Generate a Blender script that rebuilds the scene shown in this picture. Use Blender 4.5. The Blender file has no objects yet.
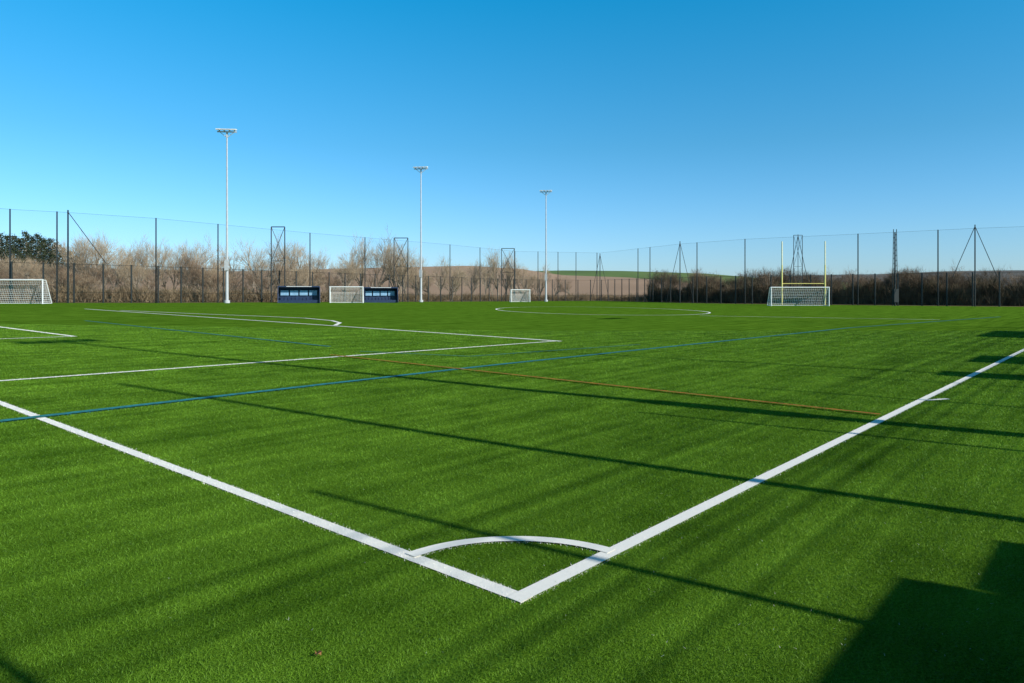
import bpy, math, random
import numpy as np
from mathutils import Vector, Matrix
random.seed(7); rng=np.random.default_rng(7)
S=bpy.context.scene
COL=S.collection
F=700.0; CX=512.0; H=1.88; Y0=292.0; G=0.0131

# ---------- terrain + image-pixel-to-ground helpers ----------
def gz(x): return G*min(80.0,max(0.0,-x))
def yh(px): return Y0+G*min(0.0,px-CX)
def gp(px,py):  # back-projects image pixel coordinates from the camera onto the ground
    d=H*F/(py-yh(px)); return ((px-CX)/F*d,d)
def at(px,d): return ((px-CX)/F*d,d)
U=(0.664,0.748); V=(-0.748,0.664)
C0=gp(520,598)
def ab(a,b): return (C0[0]+U[0]*a+V[0]*b, C0[1]+U[1]*a+V[1]*b)

# ---------- materials ----------
def new_mat(name):
    m=bpy.data.materials.new(name); m.use_nodes=True
    nt=m.node_tree; b=nt.nodes["Principled BSDF"]; return m,nt,b
def mat(name,col,rough=0.7,var=0.15,scale=4.0,metal=0.0,bump=0.0,detail=4,col2=None,lo=0.3,hi=0.7):
    m,nt,b=new_mat(name)
    tc=nt.nodes.new("ShaderNodeTexCoord"); n=nt.nodes.new("ShaderNodeTexNoise")
    n.inputs["Scale"].default_value=scale; n.inputs["Detail"].default_value=detail
    nt.links.new(tc.outputs["Object"],n.inputs["Vector"])
    r=nt.nodes.new("ShaderNodeValToRGB")
    r.color_ramp.elements[0].position=lo; r.color_ramp.elements[1].position=hi
    r.color_ramp.elements[0].color=(*[c*(1-var) for c in (col2 or col)],1)
    r.color_ramp.elements[1].color=(*[min(1,c*(1+var)) for c in col],1)
    nt.links.new(n.outputs["Fac"],r.inputs["Fac"]); nt.links.new(r.outputs["Color"],b.inputs["Base Color"])
    b.inputs["Roughness"].default_value=rough; b.inputs["Metallic"].default_value=metal
    if rough>0.75: b.inputs["Specular IOR Level"].default_value=0.1
    return m
def see_through(name,col,fac):
    m=bpy.data.materials.new(name); m.use_nodes=True; nt=m.node_tree; nt.nodes.clear()
    o=nt.nodes.new("ShaderNodeOutputMaterial"); mx=nt.nodes.new("ShaderNodeMixShader")
    t=nt.nodes.new("ShaderNodeBsdfTransparent"); d=nt.nodes.new("ShaderNodeBsdfDiffuse")
    d.inputs["Color"].default_value=(*col,1); mx.inputs[0].default_value=fac
    nt.links.new(t.outputs[0],mx.inputs[1]); nt.links.new(d.outputs[0],mx.inputs[2]); nt.links.new(mx.outputs[0],o.inputs[0])
    return m

def turf_mat(name,dark,light,blade):
    m,nt,b=new_mat(name); L=nt.links
    tc=nt.nodes.new("ShaderNodeTexCoord")
    mp=nt.nodes.new("ShaderNodeMapping"); mp.vector_type='POINT'
    mp.inputs["Rotation"].default_value=(0,0,-math.radians(48.4))
    L.new(tc.outputs["Object"],mp.inputs["Vector"])
    def noise(vec,scale,detail=3,stretch=None):
        n=nt.nodes.new("ShaderNodeTexNoise"); n.inputs["Scale"].default_value=scale; n.inputs["Detail"].default_value=detail
        if stretch:
            m2=nt.nodes.new("ShaderNodeMapping"); m2.inputs["Scale"].default_value=stretch
            L.new(vec,m2.inputs["Vector"]); vec=m2.outputs["Vector"]
        L.new(vec,n.inputs["Vector"]); return n.outputs["Fac"]
    def math_(op,a,b_):
        n=nt.nodes.new("ShaderNodeMath"); n.operation=op
        for i,x in enumerate((a,b_)):
            if isinstance(x,(int,float)): n.inputs[i].default_value=x
            else: L.new(x,n.inputs[i])
        return n.outputs[0]
    streak=noise(mp.outputs[0],1.0,2,(0.16,3.0,1))  # pile streaks along the touchline, also painting in faint fence-shadow stripes
    patch=noise(tc.outputs["Object"],1.1,3)
    fine=noise(tc.outputs["Object"],60 if not blade else 150,4)
    s=math_('MULTIPLY',streak,0.7); p=math_('MULTIPLY',patch,0.6); f=math_('MULTIPLY',fine,1.3)
    tot=math_('SUBTRACT',math_('ADD',math_('ADD',s,p),f),0.80)
    r=nt.nodes.new("ShaderNodeValToRGB")
    r.color_ramp.elements[0].position=0.15; r.color_ramp.elements[1].position=0.9
    r.color_ramp.elements[0].color=(*dark,1); r.color_ramp.elements[1].color=(*light,1)
    L.new(tot,r.inputs["Fac"]); L.new(r.outputs[0],b.inputs["Base Color"])
    b.inputs["Roughness"].default_value=0.5
    b.inputs["Specular IOR Level"].default_value=0.15
    if not blade:
        b.inputs["Roughness"].default_value=0.9; b.inputs["Specular IOR Level"].default_value=0.0
        n2=noise(tc.outputs["Object"],90,4)
        bp=nt.nodes.new("ShaderNodeBump"); bp.inputs["Strength"].default_value=0.7; bp.inputs["Distance"].default_value=0.02
        L.new(n2,bp.inputs["Height"]); L.new(bp.outputs[0],b.inputs["Normal"])
    return m

M_turf=turf_mat("turf",(0.030,0.088,0.004),(0.168,0.318,0.026),False)
M_blade=turf_mat("turf_fibre",(0.018,0.068,0.003),(0.245,0.470,0.038),True)
M_white=mat("white_line",(0.98,0.95,0.87),0.8,0.02,30)
M_blue=mat("blue_line",(0.04,0.27,0.31),0.8,0.05,9,col2=(0.04,0.18,0.15))
M_red=mat("red_line",(0.50,0.17,0.03),0.8,0.05,6,col2=(0.24,0.13,0.02))
M_ground=mat("rough_grass",(0.16,0.13,0.06),0.95,0.4,0.3)
M_dark=mat("dark_green_steel",(0.010,0.015,0.014),0.5,0.2,3)
M_steel=mat("galvanised_steel",(0.50,0.51,0.52),0.45,0.08,3)
M_wht=mat("white_paint",(0.8,0.8,0.78),0.4,0.05,5)
M_yel=mat("yellow_paint",(0.82,0.68,0.20),0.4,0.08,5)
M_cream=mat("cream_paint",(0.85,0.79,0.50),0.4,0.08,5)
M_net=see_through("ball_stop_netting",(0.03,0.05,0.06),0.05)
M_netlow=see_through("weldmesh",(0.02,0.025,0.022),0.07)
M_cord=mat("net_cord",(0.75,0.75,0.73),0.8,0.1,20)
M_navy=mat("navy_panel",(0.015,0.032,0.080),0.4,0.2,3)
M_glass=mat("light_blue_panel",(0.24,0.42,0.60),0.3,0.2,3)
M_lamp=mat("lamp_glass",(0.7,0.72,0.75),0.2,0.05,5)
M_bark=mat("bark",(0.34,0.28,0.21),0.9,0.35,3)
M_twig=mat("twigs_tan",(0.46,0.35,0.235),0.9,0.25,0.5)
M_twig2=mat("twigs_brown",(0.30,0.21,0.14),0.9,0.35,0.7)
M_twig3=mat("twigs_dark",(0.17,0.125,0.085),0.9,0.35,0.7)
M_scrub=mat("scrub_dark",(0.16,0.12,0.075),0.95,0.5,0.5)
M_scrub2=mat("scrub_tan",(0.27,0.20,0.12),0.95,0.45,0.5)
M_pine=mat("pine_needles",(0.050,0.062,0.028),0.9,0.4,0.5,col2=(0.022,0.036,0.016))
M_field=mat("ploughed_field",(0.42,0.28,0.185),0.95,0.12,0.02)
M_green=mat("green_field",(0.15,0.22,0.07),0.95,0.2,0.015)
M_far=mat("distant_wood",(0.16,0.15,0.135),0.95,0.25,0.03)
M_leaf=mat("dead_leaf",(0.25,0.12,0.05),0.8,0.3,80)

# ---------- mesh builder ----------
class B:
    def __init__(s): s.v=[]; s.f=[]; s.mi=[]
    def quad(s,*p,mi=0):
        n=len(s.v); s.v+= [tuple(q) for q in p]; s.f.append(tuple(range(n,n+len(p)))); s.mi.append(mi)
    def tube(s,p0,p1,r0,r1=None,seg=8,cap=True,mi=0):
        r1=r0 if r1 is None else r1
        p0=Vector(p0); p1=Vector(p1); d=(p1-p0)
        if d.length<1e-6: return
        d.normalize(); a=Vector((0,0,1)) if abs(d.z)<0.9 else Vector((1,0,0))
        x=d.cross(a).normalized(); y=d.cross(x)
        n=len(s.v)
        for p,r in((p0,r0),(p1,r1)):
            for i in range(seg):
                t=2*math.pi*i/seg; s.v.append(tuple(p+x*math.cos(t)*r+y*math.sin(t)*r))
        for i in range(seg):
            j=(i+1)%seg; s.f.append((n+i,n+j,n+seg+j,n+seg+i)); s.mi.append(mi)
        if cap:
            s.f.append(tuple(n+i for i in range(seg))[::-1]); s.f.append(tuple(n+seg+i for i in range(seg))); s.mi+=[mi,mi]
    def box(s,c,sz,rz=0,rx=0,mi=0):
        R=Matrix.Rotation(rz,3,'Z')@Matrix.Rotation(rx,3,'X'); c=Vector(c); n=len(s.v)
        for dx in(-.5,.5):
            for dy in(-.5,.5):
                for dz in(-.5,.5):
                    s.v.append(tuple(c+R@Vector((dx*sz[0],dy*sz[1],dz*sz[2]))))
        for f in((0,1,3,2),(4,6,7,5),(0,4,5,1),(2,3,7,6),(0,2,6,4),(1,5,7,3)):
            s.f.append(tuple(n+i for i in f)); s.mi.append(mi)
    def mesh(s,name,mats):
        me=bpy.data.meshes.new(name); me.from_pydata(s.v,[],s.f)
        for m in mats: me.materials.append(m)
        if any(s.mi): me.polygons.foreach_set("material_index",s.mi)
        me.update(); return me
    def obj(s,name,mats,parent=None,loc=None,label=None):
        if not isinstance(mats,(list,tuple)): mats=[mats]
        o=bpy.data.objects.new(name,s.mesh(name,mats)); COL.objects.link(o)
        if parent: o.parent=parent
        if loc is not None: o.location=loc
        if label: o["label"]=label
        return o
def tri_mesh(name,verts,k,mats,mi=None):
    N=len(verts)//k
    me=bpy.data.meshes.new(name)
    me.vertices.add(N*k); me.vertices.foreach_set("co",np.ascontiguousarray(verts,dtype=np.float32).ravel())
    me.loops.add(N*k); me.loops.foreach_set("vertex_index",np.arange(N*k,dtype=np.int32))
    me.polygons.add(N); me.polygons.foreach_set("loop_start",np.arange(0,N*k,k,dtype=np.int32))
    me.polygons.foreach_set("loop_total",np.full(N,k,dtype=np.int32))
    for m in mats: me.materials.append(m)
    me.update(calc_edges=True); return me
def empty(name,loc,label,cat,group=None,rz=0):
    e=bpy.data.objects.new(name,None); e.empty_display_size=0.5; COL.objects.link(e)
    e.location=loc; e.rotation_euler=(0,0,rz); e["label"]=label; e["category"]=cat
    if group: e["group"]=group
    return e
def structure(o,label,cat):
    o["kind"]="structure"; o["label"]=label; o["category"]=cat

# ---------- fence line ----------
FP=[(-90,70),(10,77),(68,79.5),(156,85),(310,104),(450,126),(515,144),(600,150),(680,122),(745,111),(858,101),(975,92),(1100,86)]
FW=[at(*p) for p in FP]
def fence_at(px):
    for i in range(len(FP)-1):
        if FP[i][0]<=px<=FP[i+1][0]:
            k=(px-CX)/F; (x0,y0),(x1,y1)=FW[i],FW[i+1]
            t=(k*y0-x0)/((x1-x0)-k*(y1-y0)); return (x0+t*(x1-x0),y0+t*(y1-y0))
    return at(px,90)

# ---------- ground and turf ----------
def clip(poly,xc,keep):
    out=[]
    for i in range(len(poly)):
        p=poly[i]; q=poly[(i+1)%len(poly)]
        ip=(p[0]-xc)*keep>=0; iq=(q[0]-xc)*keep>=0
        if ip: out.append(p)
        if ip!=iq:
            t=(xc-p[0])/(q[0]-p[0]); out.append((xc,p[1]+t*(q[1]-p[1])))
    return out
def sheet(name,poly,lift,m):
    b=B()
    for lo,hi in((-1e5,-80),(-80,0),(0,1e5)):
        pl=clip(clip(poly,lo,1),hi,-1)
        if len(pl)>=3: b.quad(*[(x,y,gz(x)+lift) for x,y in pl])
    return b.obj(name,m)
g=sheet("ground",[(-1500,-60),(1500,-60),(1500,2500),(-1500,2500)],-0.02,M_ground)
structure(g,"rough winter grass around and beyond the sports pitch","ground")
fpoly=[]
for x,y in FW[::-1]:
    r=math.hypot(x,y); fpoly.append((x*(r-0.9)/r,y*(r-0.9)/r))
o=sheet("sports_pitch",[(-60,-20),(60,-20),(62,60)]+fpoly+[(-62,55)],0.0,M_turf)
structure(o,"bright green artificial turf football pitch with painted lines","sports pitch")

# ---------- markings ----------
def img_poly(pts,n=24):
    out=[]
    for (x0,y0),(x1,y1) in zip(pts[:-1],pts[1:]):
        for i in range(n): t=i/n; out.append(gp(x0+(x1-x0)*t,y0+(y1-y0)*t))
    out.append(gp(*pts[-1])); return out
corner=ab(0,0)
dl=np.array(gp(0,403))-np.array(corner); dl/=np.linalg.norm(dl)
dr=np.array(gp(1024,350))-np.array(corner); dr/=np.linalg.norm(dr)
arc=[]
for i in range(33):
    t=i/32*math.pi/2; v=dl*math.cos(t)+dr*math.sin(t); v/=np.linalg.norm(v); arc.append((corner[0]+v[0],corner[1]+v[1]))
ext=0.06
def far_circle():
    pts=[]
    for i in range(49):
        t=2*math.pi*i/48; pts.append((603+107*math.cos(t),311+3.8*math.sin(t)+1.8*math.cos(t)))
    return img_poly(pts,1)
lines=[
 ("goal_line",[tuple(np.array(corner)-dl*ext)]+img_poly([(520,598),(0,403),(-140,350.5)],40),0.13,M_white,"white painted goal line on the turf",0),
 ("touchline",[tuple(np.array(corner)-dr*ext)]+img_poly([(520,598),(1024,350),(1085,320)],40),0.13,M_white,"white painted touchline along the pitch edge",1),
 ("corner_arc",arc,0.115,M_white,"white quarter-circle corner arc on the turf",2),
 ("penalty_area_line",img_poly([(-140,391),(0,381),(558,341)]),0.15,M_white,"white painted side line of the penalty area",0),
 ("penalty_area_line",img_poly([(561,341.4),(85,309)]),0.23,M_white,"white painted front line of the penalty area",1),
 ("penalty_arc",img_poly([(120,310.5),(200,314),(260,316.3),(305,318.3),(332,320.8),(340,323),(335,325.6)],6),0.24,M_white,"white painted arc outside the penalty area",2),
 ("goal_area_line",img_poly([(-60,320.5),(0,327),(75,336.5)]),0.18,M_white,"white painted line of the goal area",0),
 ("goal_area_line",img_poly([(-60,341),(0,339),(75,336.5)]),0.15,M_white,"white painted line of the goal area",1),
 ("centre_circle",far_circle(),0.2,M_white,"white painted centre circle of the pitch",0),
 ("distance_mark",img_poly([(926,400.5),(948,399)],4),0.09,M_white,"short white tick beside the touchline",0),
 ("blue_line",img_poly([(-140,438),(0,422),(480,367),(850,328),(1000,317)]),0.19,M_blue,"teal blue painted line of a second pitch layout",3),
 ("blue_line",img_poly([(85,321),(330,347)]),0.14,M_blue,"faint blue painted line crossing the pitch",4),
 ("blue_line",img_poly([(640,345),(470,357),(360,352)]),0.08,M_blue,"faint blue painted line crossing the pitch",5),
 ("halfway_line",img_poly([(700,316),(940,320)]),0.15,M_white,"white painted line across the far pitch",4),
 ("red_line",img_poly([(330,355.5),(880,416)]),0.10,M_red,"thin faded orange-red line of a third pitch layout",6),
]
def ribbon(pts,w,lift):
    P=np.array(pts); T=np.gradient(P,axis=0); T/=np.linalg.norm(T,axis=1)[:,None]+1e-9
    N=np.stack([-T[:,1],T[:,0]],1)
    b=B()
    A=P+N*w/2; Bq=P-N*w/2
    for i in range(len(P)-1):
        b.quad(*[(q[0],q[1],gz(q[0])+lift) for q in (A[i],Bq[i],Bq[i+1],A[i+1])])
    return b
NB=1000000
u=rng.random(NB); a0,a1=2.6**0.4,34**0.4
Yb=(a0+u*(a1-a0))**2.5
Xb=(rng.random(NB)*2-1)*(0.80*Yb+0.35)
jit=rng.normal(0,0.011,NB)
owner=np.full(NB,-1)
for li,(nm,pts,w,m_,lab,lv) in enumerate(lines):
    P=np.array(pts,dtype=float)
    if P[:,1].min()>34: continue
    dmin=np.full(NB,9.0)
    for i in range(len(P)-1):
        p,q=P[i],P[i+1]
        lo=np.minimum(p,q)-0.2; hi=np.maximum(p,q)+0.2
        idx=np.where((Xb>lo[0])&(Xb<hi[0])&(Yb>lo[1])&(Yb<hi[1])&(owner<0))[0]
        if len(idx)==0: continue
        d=q-p; L2=(d**2).sum()
        if L2<1e-9: continue
        t0=((Xb[idx]-p[0])*d[0]+(Yb[idx]-p[1])*d[1])/L2
        t=np.clip(t0,0,1)
        dist=np.hypot(Xb[idx]-p[0]-t*d[0],Yb[idx]-p[1]-t*d[1])
        if i==0: dist[t0<0]=9
        if i==len(P)-2: dist[t0>1]=9
        dmin[idx]=np.minimum(dmin[idx],dist)
    keep=rng.random(NB)<(1.0 if m_ is M_white else 0.8)
    owner[(dmin+jit<w/2+0.003)&(owner<0)&keep]=li
def blades(idx,hs=1.0):
    x=Xb[idx]; y=Yb[idx]; n=len(idx)
    z=G*np.clip(-x,0,80)
    h=(0.010+0.013*rng.random(n))*hs; w=0.0014*np.maximum(1,y/4.2)*(0.6+0.8*rng.random(n))
    th=rng.random(n)*math.pi; lx=rng.normal(0.15,0.75,n)*h; ly=rng.normal(-0.1,0.75,n)*h
    v=np.zeros((n,3,3))
    v[:,0]=np.stack([x-np.cos(th)*w,y-np.sin(th)*w,z-0.002],1)
    v[:,1]=np.stack([x+np.cos(th)*w,y+np.sin(th)*w,z-0.002],1)
    v[:,2]=np.stack([x+lx,y+ly,z+h],1)
    return v.reshape(-1,3)
me=tri_mesh("turf_fibres",blades(np.where(owner<0)[0]),3,[M_blade])
o=bpy.data.objects.new("turf_fibres",me); COL.objects.link(o); o["kind"]="stuff"; o["label"]="dense short green artificial grass fibres covering the pitch"; o["category"]="grass"
for li,(nm,pts,w,m_,lab,lv) in enumerate(lines):
    b=ribbon(pts,w*0.90,0.006+0.004*lv)
    ob=b.obj(nm,m_); structure(ob,lab,"line marking")
    idx=np.where(owner==li)[0]
    if len(idx)>0:
        bl=blades(idx,0.8).tolist(); n=len(ob.data.vertices)
        vs=[tuple(v.co) for v in ob.data.vertices]+[tuple(v) for v in bl]
        fs=[tuple(p.vertices) for p in ob.data.polygons]+[(n+3*i,n+3*i+1,n+3*i+2) for i in range(len(idx))]
        m2=bpy.data.meshes.new(nm); m2.from_pydata(vs,[],fs); m2.materials.append(m_); ob.data=m2
b=B(); lx,ly=gp(318,658)
out=[(0,0.03),(0.012,0.018),(0.022,0.02),(0.016,0.004),(0.02,-0.012),(0.004,-0.014),(0,-0.035),(-0.004,-0.014),(-0.02,-0.01),(-0.014,0.004),(-0.022,0.018),(-0.01,0.016)]
b.quad(*[(x,y,0.006*math.sin(9*i)) for i,(x,y) in enumerate(out)])
o=b.obj("fallen_leaf",M_leaf,loc=(lx,ly,gz(lx)+0.025)); o["label"]="small dry brown leaf lying on the turf"; o["category"]="leaf"
v=[]
for i in range(150):
    px=random.choice([random.uniform(640,1010),random.uniform(100,1010)]); py=random.uniform(480,665); x,y=gp(px,py); z=gz(x)+0.022
    t=random.random()*6.3; l=random.uniform(0.003,0.010); w=0.001
    v+=[(x-math.cos(t)*l+math.sin(t)*w,y-math.sin(t)*l-math.cos(t)*w,z),(x-math.cos(t)*l-math.sin(t)*w,y-math.sin(t)*l+math.cos(t)*w,z),(x+math.cos(t)*l,y+math.sin(t)*l,z+0.006)]
o=bpy.data.objects.new("turf_clippings",tri_mesh("turf_clippings",np.array(v),3,[M_white])); COL.objects.link(o); o["kind"]="stuff"; o["label"]="tiny pale loose fibres scattered on the turf"; o["category"]="debris"

# ---------- fences ----------
def z3(p,h=0): return (p[0],p[1],gz(p[0])+h)
def fence(name,label,line,posts,h,r,m_net,netlab,rails,group=None):
    o0=line[0]; root=empty(name,z3(o0),label,"fence",group)
    base=Vector(z3(o0))
    for p in posts:
        b=B(); b.tube((0,0,-0.3),(0,0,h),r,r*0.85,6)
        b.obj("fence_post",M_dark,root,Vector(z3(p))-base)
    b=B()
    for i in range(len(line)-1):
        p,q=line[i],line[i+1]
        b.quad(Vector(z3(p,0.03))-base,Vector(z3(q,0.03))-base,Vector(z3(q,h-0.05))-base,Vector(z3(p,h-0.05))-base)
    b.obj("net",m_net,root,label=netlab)
    for rh,rr in rails:
        b=B()
        for i in range(len(line)-1):
            b.tube(Vector(z3(line[i],rh))-base,Vector(z3(line[i+1],rh))-base,rr,rr,4,False)
        b.obj("rail",M_dark,root)
    return root
hp=[-60,10,57,68,156,218,310,365,450,480,515,538,558,576,597,638,650,697,745,858,938,975,1030]
pts=sorted([(p[0]) for p in FP]+hp)
fence("ball_stop_fence","tall dark ball-stop fence with fine netting around the pitch",[fence_at(x) for x in sorted(set(pts)) if x<1100],[fence_at(x) for x in hp],10.3,0.085,M_net,"fine dark see-through netting",[(10.25,0.011)],"ball-stop fences around the pitch")
low=[(x*0.995,y*0.995) for x,y in FW]
lp=[]; acc=0; step=2.9
for i in range(len(low)-1):
    p=np.array(low[i]); q=np.array(low[i+1]); L=np.linalg.norm(q-p)
    t=acc
    while t<L: lp.append(tuple(p+(q-p)*t/L)); t+=step
    acc=t-L
fence("perimeter_fence","dark green weldmesh fence with closely spaced posts",low,lp[:99],4.5,0.10,M_netlow,"dark green welded mesh panels",[(4.4,0.018),(1.2,0.02)],"mesh fences around the pitch")
FB=-6.6
nl=[ab(-10,FB),ab(62,FB)]
nh=[ab(a,FB) for a in (4.5,16.5,28.5,40.5,52.5)]
fence("ball_stop_fence","tall dark ball-stop fence with fine netting beside the touchline",nl,nh,9.6,0.095,see_through("near_netting",(0.03,0.04,0.04),0.03),"fine dark see-through netting",[(9.55,0.008)],"ball-stop fences around the pitch")
nlow=[ab(a,FB+0.15) for a in (-1.2,1.74,7.6,11.5,14.5,20,23,26,32,35,38,44,48)]
wr=random.Random(11)
shadow_wires=[(1.4+0.17*i+wr.uniform(-0.05,0.05),wr.choice([0.003,0.005,0.007,0.010,0.013])) for i in range(20)]  # out-of-view wires added to throw soft streak shadows on the turf
fence("perimeter_fence","dark green weldmesh fence beside the touchline",[ab(-10,FB+.15),ab(62,FB+.15)],nlow,4.85,0.05,see_through("near_weldmesh",(0.02,0.02,0.02),0.03),"dark green welded mesh panels",shadow_wires,"mesh fences around the pitch")

def braced(px,w,h,label,pr=0.09,br=0.04):
    p=fence_at(px); p=(p[0]*0.99,p[1]*0.99)
    r=empty("braced_net_mast",z3(p),label,"mast","braced masts along the ball-stop fence")
    for s in(-1,1):
        b=B(); b.tube((s*w/2,0,-0.3),(s*w/2,0,h),pr,pr*0.8,6); b.obj("post",M_dark,r)
    b=B(); b.tube((-w/2,0,h),(w/2,0,h),pr*0.8,pr*0.8,6)
    b.tube((-w/2,0,h*0.55),(w/2,0,h*0.55),br,br,6)
    for z0,z1 in((h*0.55,h),(0.1,h*0.55)):
        b.tube((-w/2,0,z0),(w/2,0,z1),br,br,4); b.tube((w/2,0.05,z0),(-w/2,0.05,z1),br,br,4)
    b.obj("brace",M_dark,r); return r
braced(278,1.9,10.6,"tall dark mast of two posts with cross bracing")
braced(401,2.3,10.6,"tall dark mast of two posts with cross bracing")
braced(508,2.6,10.6,"tall dark mast of two posts with cross bracing")
braced(798,1.3,10.4,"slim dark mast of two posts behind the rugby posts",0.055,0.022)
def stayed(px,w,h,label,r0=0.09,dd=0.985,low=0.0,sides=(-1,1)):
    p=fence_at(px); p=(p[0]*dd,p[1]*dd)
    r=empty("stayed_net_mast",z3(p),label,"mast","stayed masts along the ball-stop fence")
    b=B(); b.tube((0,0,-0.3),(0,0,h),r0,r0*0.8,8); b.obj("post",M_dark,r)
    for s in sides:
        b=B(); b.tube((0,0,h*0.98),(s*w,0,low),0.042,0.042,5); b.obj("stay",M_dark,r)
    return r
stayed(68,4.3,10.4,"dark corner mast with a raking stay",0.10,0.985,4.4,(1,))
stayed(600,2.0,10.0,"dark mast with two raking stays")
stayed(680,2.4,10.6,"dark mast with two raking stays")
stayed(798,2.2,10.4,"dark mast with two raking stays behind the rugby posts",0.05,0.975)
stayed(975,2.9,10.6,"dark mast with two raking stays",0.08,0.985,3.8)
p=fence_at(895); p=(p[0]*0.97,p[1]*0.97)
r=empty("steel_mast",z3(p),"thick dark lattice steel mast beside the fence","mast")
b=B(); b.tube((0,0,-0.2),(0,0,10.0),0.12,0.09,8); b.obj("post",M_dark,r)
b=B()
for s in(-1,1): b.tube((s*0.36,0,-0.2),(s*0.2,0,10.4),0.055,0.045,6)
for i in range(14): b.tube((-0.36+0.011*i,0,0.7*i),(0.36-0.011*i,0,0.7*(i+1)),0.03,0.03,4)
b.obj("brace",M_dark,r)
b=B(); b.box((0,-0.25,1.4),(0.6,0.3,1.8)); b.obj("winch_box",M_dark,r)

# ---------- floodlights ----------
def floodlight(loc,h,label,rz=0,hs=1.0):
    r=empty("floodlight_mast",loc,label,"floodlight","floodlight masts around the pitch",rz)
    b=B(); b.tube((0,0,-0.2),(0,0,0.35),0.36,0.36,12); b.tube((0,0,0.35),(0,0,5.2),0.20,0.17,12); b.tube((0,0,5.2),(0,0,h),0.14,0.08,12); b.obj("pole",M_steel,r)
    b=B(); b.box((0,-0.22,4.75),(0.46,0.30,1.2)); b.box((0,-0.22,5.45),(0.34,0.24,0.18)); b.obj("control_cabinet",M_steel,r)
    b=B(); b.box((0,0,h+0.02),(2.4*hs,0.14,0.14)); b.box((0,0,h-0.35),(0.2,0.2,0.75)); b.tube((-0.9*hs,0,h),(0,0,h-0.7),0.04,0.04,5); b.tube((0.9*hs,0,h),(0,0,h-0.7),0.04,0.04,5); b.obj("crossarm",M_steel,r)
    for x in(-0.95,-0.32,0.32,0.95):
        b=B(); b.box((x*hs,-0.28,h+0.28),(0.5*hs,0.85,0.12),0,0.16); b.box((x*hs,-0.02,h+0.16),(0.1,0.25,0.2)); 
        b.box((x*hs,-0.28,h+0.20),(0.42*hs,0.72,0.06),0,0.16)
        b.obj("lamp",M_lamp if abs(x)<0.5 else M_wht,r)
    return r
def px_loc(px,py): x,y=gp(px,py); return (x,y,gz(x))
for px,py,top in((227,303,132),(421,302,169),(546,301.5,192)):
    l=px_loc(px,py); h=(py-top)*l[1]/F
    floodlight(l,h,"tall galvanised floodlight mast with flat lamps behind the fence line",random.choice([-0.15,0.1]))
for a in(8.8,43): floodlight((*ab(a,FB-0.3),0),16.2,"tall galvanised floodlight mast beside the touchline",math.radians(50))

# ---------- goals ----------
def goal(name,loc,w,h,dep,label,rz=0,r=0.06,group=None,cell=0.22,cw=0.014):
    root=empty(name,loc,label,"goal",group,rz)
    for s in(-1,1):
        b=B(); b.tube((s*w/2,0,0),(s*w/2,0,h),r,r,8); b.obj("goalpost",M_wht,root)
        b=B(); b.tube((s*w/2,0,h-0.02),(s*w/2,dep*0.35,h-0.05),r*0.6,r*0.6,6); b.tube((s*w/2,dep*0.35,h-0.05),(s*w/2,dep,0.05),r*0.6,r*0.6,6); b.tube((s*w/2,0,0.05),(s*w/2,dep,0.05),r*0.6,r*0.6,6); b.obj("side_frame",M_wht,root)
    b=B(); b.tube((-w/2-r,0,h),(w/2+r,0,h),r,r,8); b.obj("crossbar",M_wht,root)
    b=B(); b.tube((-w/2,dep,0.05),(w/2,dep,0.05),r*0.6,r*0.6,6); b.obj("ground_bar",M_wht,root)
    b=B(); prof=[(0,h-0.03),(dep*0.35,h-0.06),(dep,0.06)]
    def strip(p,q,ww,axis):
        a=Vector(axis)*ww; p=Vector(p); q=Vector(q); b.quad(p-a,q-a,q+a,p+a)
    n=int(w/cell)
    for i in range(n+1):
        x=-w/2+w*i/n
        for (y0,z0),(y1,z1) in zip(prof[:-1],prof[1:]): strip((x,y0,z0),(x,y1,z1),cw,(1,0,0))
    L=math.hypot(dep*0.65,h); m=int(L/cell)
    for i in range(m+1):
        t=i/m; y=dep*0.35+(dep*0.65)*t; z=(h-0.06)*(1-t)+0.06*t; strip((-w/2,y,z),(w/2,y,z),cw,(0,0,1))
        for s in(-1,1): strip((s*w/2,0,z),(s*w/2,y,z),cw,(0,0,1))
    for i in range(3): strip((-w/2,dep*0.12*i,h-0.04),(w/2,dep*0.12*i,h-0.04),cw,(0,1,0))
    nn=int(dep/cell)
    for s in(-1,1):
        for i in range(1,nn):
            y=dep*i/nn; zt=h-0.06 if y<dep*0.35 else (h-0.06)*(1-(y-dep*0.35)/(dep*0.65)); strip((s*w/2,y,0.02),(s*w/2,y,zt),cw,(0,1,0))
    b.obj("goal_net",M_cord,root)
    return root
GG="football goals on the pitch"
goal("football_goal",px_loc(3,304),7.5,2.45,1.7,"full-size white football goal with white net",0.1,0.065,GG)
goal("football_goal",px_loc(346.5,303),4.6,2.3,1.5,"small white portable football goal with net beside a dugout",0.15,0.075,GG,0.2,0.016)
goal("football_goal",px_loc(520.5,302),3.6,2.3,1.5,"small white portable football goal with net near the far fence",0.2,0.085,GG,0.22,0.02)
goal("football_goal",px_loc(800,306),7.5,2.5,2.0,"full-size white football goal in front of rugby posts",-0.1,0.075,GG,0.25,0.018)
x,y=at(803.5,97); root=empty("rugby_posts",(x,y,0),"tall yellow rugby posts with pale tops behind the football goal","rugby posts",None,-0.08)
for s in(-1,1):
    b=B(); b.tube((s*2.9,0,0),(s*2.9,0,5.6),0.11,0.10,8,mi=0); b.tube((s*2.9,0,5.6),(s*2.9,0,8.9),0.09,0.085,8,mi=1); b.obj("upright",[M_yel,M_cream],root)
b=B(); b.tube((-2.9,0,3.05),(2.9,0,3.05),0.05,0.05,8); b.obj("crossbar",M_yel,root)

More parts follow.
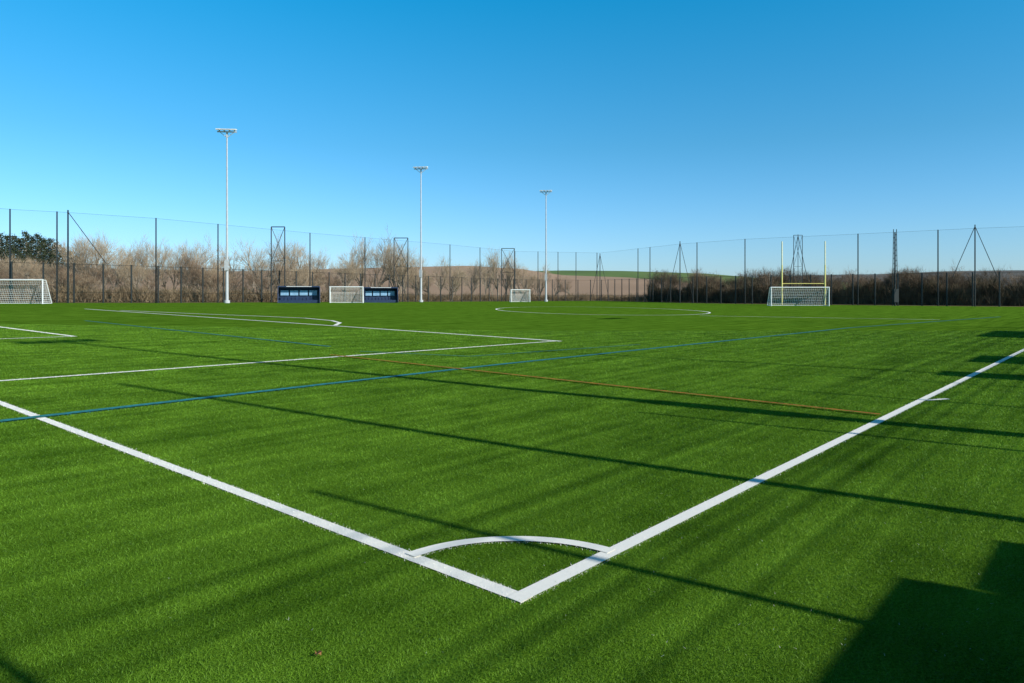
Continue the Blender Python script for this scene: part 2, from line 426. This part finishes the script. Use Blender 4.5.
# ---------- dugouts ----------
def dugout(loc,w,h,rz,label):
    r=empty("team_dugout",loc,label,"dugout","team dugouts beside the pitch",rz)
    dep=1.5
    prof=[(dep,0.0),(dep,h*0.55),(dep*0.9,h*0.78),(dep*0.65,h*0.93),(dep*0.3,h),(0.1,h*1.0)]
    b=B()
    for i in range(len(prof)-1):
        (y0,z0),(y1,z1)=prof[i],prof[i+1]
        b.quad((-w/2,y0,z0),(w/2,y0,z0),(w/2,y1,z1),(-w/2,y1,z1))
        b.quad((-w/2,y0-0.05,z0-0.04),(-w/2,y1-0.05,z1-0.04),(w/2,y1-0.05,z1-0.04),(w/2,y0-0.05,z0-0.04))
    b.box((0,0.08,h-0.06),(w,0.06,0.16)); b.obj("roof",M_navy,r)
    for s in(-1,1):
        b=B(); x=s*(w/2-0.02)
        b.quad(*[(x,y,z) for y,z in [(-0.45,0)]+prof[:-1]+[(0.15,h-0.02)]]); b.tube((x,-0.45,0),(x,0.12,h-0.05),0.06,0.06,6); b.obj("side_panel",M_navy,r)
    n=4
    for i in range(n):
        cw=(w-0.5)/n; b=B(); x=-w/2+0.25+cw*(i+0.5)
        b.box((x,dep-0.3,h*0.6),(cw-0.18,0.04,h*0.30)); b.obj("window_panel",M_glass,r)
    b=B(); k=max(1,int(w/0.55))
    for i in range(k):
        x=-w/2+0.3+(w-0.6)*(i+0.5)/k; b.box((x,dep-0.6,0.42),(0.42,0.42,0.06)); b.box((x,dep-0.4,0.68),(0.42,0.05,0.45))
    b.box((0,dep-0.6,0.2),(w-0.4,0.08,0.4)); b.obj("bench",M_navy,r)
    b=B(); b.box((0,-0.02,0.2),(w-0.1,0.04,0.4)); b.obj("front_board",M_navy,r)
    b=B(); b.box((0,0.03,h-0.05),(w*0.6,0.02,0.06)); b.obj("white_stripe",M_wht,r)
    return r
dugout(px_loc(299,303),5.5,2.3,0.3,"navy blue covered team dugout with light blue panels")
dugout(px_loc(381,302.6),5.1,2.35,0.3,"navy blue covered team dugout beside a small goal")
tr=math.atan2(U[1],U[0])
def nshel(a0,a1,h,bb,label):
    x,y=ab((a0+a1)/2,bb); return dugout((x,y,0),a1-a0,h,tr+math.pi,label)
nshel(-4.2,2.55,2.3,-6.1,"navy blue covered team dugout near the corner of the pitch")
nshel(2.6,3.75,2.1,-6.1,"low navy blue shelter out of view, added to step the corner shadow")  # unseen extra shelter, added to shape the edge of the corner shadow
nshel(20,22.5,3.4,-6.0,"navy blue covered team dugout beside the touchline")
nshel(15.9,17.0,3.4,-6.0,"small navy blue shelter beside the touchline")
nshel(33,39,4.4,-6.3,"large navy blue covered stand beside the touchline")

# ---------- vegetation ----------
def rand_dir(d,ang,r):
    d=d.normalized(); a=Vector((r.gauss(0,1),r.gauss(0,1),r.gauss(0,1)))
    a=(a-a.dot(d)*d).normalized(); return (d*math.cos(ang)+a*math.sin(ang)).normalized()
def bare_tree_meshes(seed,stems,h,matw,mate):
    r=random.Random(seed); T=B(); tw=[]
    def twig(p,d,l,w):
        q=p+d*l; s=d.cross(Vector((r.gauss(0,1),r.gauss(0,1),r.gauss(0,1)))).normalized()*w
        tw.append((p-s,p+s,q))
    def grow(p,d,l,rad,lev):
        q=p+d*l*0.5; d2=rand_dir(d,0.22,r); e=q+d2*l*0.5
        if lev<3:
            T.tube(p,q,rad,rad*0.8,5 if lev<2 else 3,False); T.tube(q,e,rad*0.8,rad*0.6,5 if lev<2 else 3,False)
        else:
            for (s0,s1) in((p,q),(q,e)):
                dd=s1-s0; s=dd.cross(Vector((r.gauss(0,1),r.gauss(0,1),r.gauss(0,1)))).normalized()*rad*0.6
                tw.append((s0-s,s0+s,s1))
        if lev==4:
            for k in range(5):
                t=r.random(); dd=rand_dir(d,r.uniform(0.15,0.7),r); dd.z+=0.15; dd.normalize(); twig(p.lerp(e,t),dd,r.uniform(0.4,1.1)*h/8,0.009)
            return
        n=[6,5,4,3][lev] if lev<4 else 0
        for k in range(n):
            t=1.0 if k==0 else r.uniform(0.4,1.0); s=(p.lerp(q,t*2) if t<0.5 else q.lerp(e,t*2-1))
            nd=rand_dir(d2,r.uniform(0.3,0.75) if k else 0.12,r); nd.z+=0.16; nd.normalize()
            grow(s,nd,l*r.uniform(0.55,0.82),rad*0.56,lev+1)
    for k in range(stems):
        base=Vector((r.uniform(-.5,.5)*(stems>1),r.uniform(-.5,.5)*(stems>1),-0.2))
        grow(base,rand_dir(Vector((0,0,1)),0.08 if stems==1 else 0.3,r),h*0.38,h*0.021/(stems**0.4),0)
    me1=T.mesh("trunk",[matw]); 
    arr=np.array([[tuple(a) for a in t] for t in tw]).reshape(-1,3)
    top=np.percentile(arr[:,2],98.3)
    return me1,tri_mesh("crown",arr,3,[mate]),top
variants=[]
for sd,st,mw,mt in((1,1,M_bark,M_twig),(2,2,M_bark,M_twig),(3,1,M_bark,M_twig2),(4,2,M_bark,M_twig),(5,2,M_bark,M_twig2),(6,3,M_bark,M_twig3),(8,1,M_bark,M_twig)):
    variants.append(bare_tree_meshes(sd,st,8,mw,mt))
def bare_tree(px,topy,dback,vi,label="leafless winter tree with fine brown twigs behind the fence",wide=1.0):
    fx,fy=fence_at(max(-80,min(1090,px))); d=fy+dback; x,y=at(px,d)
    m1,m2,top=variants[vi]; z=gz(x)-0.02
    base=292-(z-1.88)*F/d; h=(base-topy)*d/F; s=h/top
    e=empty("bare_tree",(x,y,z),label,"tree","leafless trees behind the fence",random.random()*6.28)
    e.scale=(s*wide,s*wide,s)
    for nm,mm in(("trunk",m1),("crown",m2)):
        o=bpy.data.objects.new(nm,mm); COL.objects.link(o); o.parent=e
prof=[(40,268),(70,250),(85,240),(103,234),(120,245),(134,248),(152,249),(168,244),(182,241),(202,248),(218,254),(234,249),(252,243),(268,243),(284,250),(299,244),(312,257),(345,251),(361,243),(377,242),(392,248),(406,253),(422,256),(440,263),(455,268),(470,265),(485,259),(498,248),(512,256),(525,262),(540,265),(555,277),(570,283)]
for i,(px,ty) in enumerate(prof):
    bare_tree(px,ty+random.uniform(-5,4),random.uniform(6,16),random.choice([0,1,3,6,0,2]),wide=random.uniform(0.75,1.0))
    if ty<262 and i%3!=1:
        bare_tree(px+random.uniform(4,10),ty+random.uniform(8,22),random.uniform(4,14),random.choice([0,1,3,4,2]),wide=random.uniform(0.8,1.0))
for i in range(13):
    px=random.uniform(5,330); bare_tree(px,random.uniform(266,278),random.uniform(3,7),random.choice([1,3,4]),"low leafless shrub-like tree behind the fence",1.2)
for px in (320,330,430,448,532): bare_tree(px,random.uniform(267,275),random.uniform(5,12),random.choice([1,2,4]),wide=1.1)
for i in range(44):
    px=random.uniform(655,1050); bare_tree(px,random.uniform(267,279),random.uniform(6,14),random.choice([5,4,5,2]),"low leafless tree in the dark hedgerow",1.2)
def conifer_mesh(seed):
    r=random.Random(seed); T=B(); T.tube((0,0,-0.3),(0,0,11.4),0.2,0.04,6)
    vs=[]
    for k in range(60):
        z=2.5+9.1*(k/59); L=(0.5+2.8*(1-(z-2.5)/9.2)**0.7)*r.uniform(0.45,1.25); t=k*2.4+r.random()
        d=Vector((math.cos(t),math.sin(t),-0.12)); T.tube((0,0,z),Vector((0,0,z))+d*L,0.04,0.01,3,False)
        for j in range(36):
            f=r.random()**0.7; p=Vector((0,0,z))+d*L*f+Vector((r.gauss(0,.2),r.gauss(0,.2),r.gauss(0,.16)))
            a=Vector((r.gauss(0,1),r.gauss(0,1),r.gauss(0,.6))).normalized()*0.28; b_=Vector((r.gauss(0,1),r.gauss(0,1),r.gauss(0,.6))).normalized()*0.12
            vs+=[tuple(p-b_),tuple(p+b_),tuple(p+a)]
    return T.mesh("trunk",[M_bark]),tri_mesh("crown",np.array(vs),3,[M_pine])
cm=[conifer_mesh(11),conifer_mesh(12)]
for px,ty,d in((-15,236,118),(-7,239,114),(0,235,112),(7,238,120),(14,235,125),(20,239,118),(26,234,116),(32,238,122),(38,236,118),(44,240,124),(50,239,120),(56,245,119),(28,247,108),(12,247,108),(63,248,122),(70,252,126),(40,249,112),(2,248,110),(78,256,124),(52,251,110),(20,252,106)):
    x,y=at(px,d); z=gz(x); base=292-(z-1.88)*F/d; s=(base-ty-random.uniform(-2,2))*d/F/11.5
    e=empty("pine_tree",(x,y,z),"dark green conifer among leafless trees","tree","dark conifers behind the fence",random.random()*6); wd=random.uniform(0.9,1.25); e.scale=(s*wd,s*wd,s)
    for nm,mm in zip(("trunk","crown"),random.choice(cm)):
        o=bpy.data.objects.new(nm,mm); COL.objects.link(o); o.parent=e
for px in (-8,4,14,25,36,47,58,66):
    bare_tree(px,random.uniform(258,268),random.uniform(5,14),random.choice([1,3,4]),wide=1.1)
def hedge(name,px0,px1,n,hm,back,m_,label,spread=3.5):
    v=np.zeros((n,3,3)); r=np.random.default_rng(int(px0)+500)
    px=r.uniform(px0,px1,n); q=np.linspace(px0,px1,400)
    fp=np.array([fence_at(float(k)) for k in q])
    fx=np.interp(px,q,fp[:,0]); fy=np.interp(px,q,fp[:,1])
    k=1+(back+r.random(n)*spread)/np.hypot(fx,fy); x=fx*k; y=fy*k
    hh=hm*(0.8+0.14*np.sin(px*0.11)+0.12*np.sin(px*0.31+1)+0.10*np.sin(px*0.83))
    z0=r.random(n)**1.1*hh*0.85; z=G*np.clip(-x,0,80)+z0
    l=r.uniform(0.5,1.5,n); a=r.normal(0,0.5,n)*l; b_=r.normal(0,0.5,n)*l; t=r.random(n)*3.14; w=0.03
    v[:,0]=np.stack([x-np.cos(t)*w,y-np.sin(t)*w,z-0.1],1); v[:,1]=np.stack([x+np.cos(t)*w,y+np.sin(t)*w,z-0.1],1); v[:,2]=np.stack([x+a,y+b_,z+l*0.8],1)
    o=bpy.data.objects.new(name,tri_mesh(name,v.reshape(-1,3),3,[m_])); COL.objects.link(o); o["kind"]="stuff"; o["label"]=label; o["category"]="hedge"
hedge("hedgerow",648,1080,65000,3.8,5,M_scrub,"dense dark leafless hedgerow behind the mesh fence")
hedge("hedgerow",-80,330,20000,1.8,4,M_scrub2,"tangled tan winter scrub behind the mesh fence")
hedge("hedgerow",330,660,15000,1.2,5,M_scrub2,"low tan scrub at the edge of the field")

# ---------- hills ----------
def hill(name,sky,dr,df,m_,label,cat="hill",zf=-0.8):
    b=B(); n=80; xs=np.linspace(sky[0][0],sky[-1][0],n); ys=np.interp(xs,[s[0] for s in sky],[s[1] for s in sky])
    rows=[]
    for j,t in enumerate(np.linspace(0,1,8)):
        d=df+(dr-df)*t; row=[]
        for px,py in zip(xs,ys):
            z1=1.88+(292-py)*dr/F; s=math.sin(t*math.pi/2)
            x=(px-CX)/F*dr*(0.5+0.5*d/dr)
            row.append((x,d,zf+(z1-zf)*s))
        rows.append(row)
    rows.append([(x,y+dr*0.5,z-6) for x,y,z in rows[-1]])
    for j in range(len(rows)): b.v+=rows[j]
    for j in range(len(rows)-1):
        for i in range(n-1): b.f.append((j*n+i,j*n+i+1,(j+1)*n+i+1,(j+1)*n+i)); b.mi.append(0)
    o=b.obj(name,m_); structure(o,label,cat)
    for p in o.data.polygons: p.use_smooth=True
hill("hill",[(150,275),(300,271),(380,269),(470,267),(520,270),(560,276),(620,278),(665,282),(720,288),(760,296)],420,190,M_field,"pale brown ploughed field rising beyond the trees")
hill("hill",[(300,278),(480,273),(560,271),(620,271.5),(700,274),(760,279),(860,284)],700,430,M_green,"green field on the far hillside")
hill("hill",[(640,282),(720,279),(800,276),(870,275),(930,272),(1000,271),(1100,272),(1300,276)],900,500,M_far,"distant brown wooded hillside")
hill("hill",[(-300,264),(-100,266),(60,268),(200,271),(330,274),(420,280)],800,450,M_far,"distant brown wooded hillside behind the trees")

# ---------- light ----------
EL=27.0; AZ=math.radians(123.4)
sd=Vector((math.sin(AZ)*math.cos(math.radians(EL)),math.cos(AZ)*math.cos(math.radians(EL)),math.sin(math.radians(EL))))
sun=bpy.data.lights.new("sun","SUN"); sun.energy=5.0; sun.angle=math.radians(0.6); sun.color=(1.0,0.96,0.88)
so=bpy.data.objects.new("sun",sun); COL.objects.link(so); so.rotation_euler=sd.to_track_quat('Z','Y').to_euler()
w=bpy.data.worlds.new("World"); S.world=w; w.use_nodes=True; nt=w.node_tree
bg=nt.nodes["Background"]; sk=nt.nodes.new("ShaderNodeTexSky"); sk.sky_type='NISHITA'; sk.sun_disc=False
sk.sun_elevation=math.radians(EL); sk.sun_rotation=AZ; sk.air_density=1.0; sk.dust_density=0.3; sk.ozone_density=2.0
tc=nt.nodes.new("ShaderNodeTexCoord"); sp=nt.nodes.new("ShaderNodeSeparateXYZ"); rp=nt.nodes.new("ShaderNodeValToRGB")
nt.links.new(tc.outputs["Generated"],sp.inputs[0]); nt.links.new(sp.outputs["Z"],rp.inputs["Fac"])
stops=[(0.0,(0.82,1.14,1.80)),(0.08,(0.69,1.15,1.62)),(0.2,(0.42,1.17,1.50)),(0.385,(0.09,1.38,1.78)),(0.55,(0.12,0.45,0.55)),(1.0,(0.17,0.30,0.38))]
el=rp.color_ramp.elements
el[0].position=stops[0][0]; el[0].color=(*[c/2 for c in stops[0][1]],1)
el[1].position=1.0; el[1].color=(*[c/2 for c in stops[-1][1]],1)
for p_,c_ in stops[1:-1]:
    e_=el.new(p_); e_.color=(*[c/2 for c in c_],1)
m1=nt.nodes.new("ShaderNodeVectorMath"); m1.operation='MULTIPLY'; m2=nt.nodes.new("ShaderNodeVectorMath"); m2.operation='SCALE'; m2.inputs["Scale"].default_value=2.0
nt.links.new(sk.outputs[0],m1.inputs[0]); nt.links.new(rp.outputs[0],m1.inputs[1]); nt.links.new(m1.outputs[0],m2.inputs[0])
nt.links.new(m2.outputs[0],bg.inputs[0]); bg.inputs[1].default_value=0.104

# ---------- camera ----------
cd=bpy.data.cameras.new("camera"); cam=bpy.data.objects.new("camera",cd); COL.objects.link(cam)
cam.location=(0,0,H); cam.rotation_euler=(math.pi/2,0,0); cd.sensor_width=36; cd.lens=F/1024*36; cd.shift_y=-(341.5-Y0)/1024
cd.clip_end=5000; cd.clip_start=0.05
S.camera=cam
S.view_settings.view_transform='Standard'; S.view_settings.look='None'; S.view_settings.exposure=0
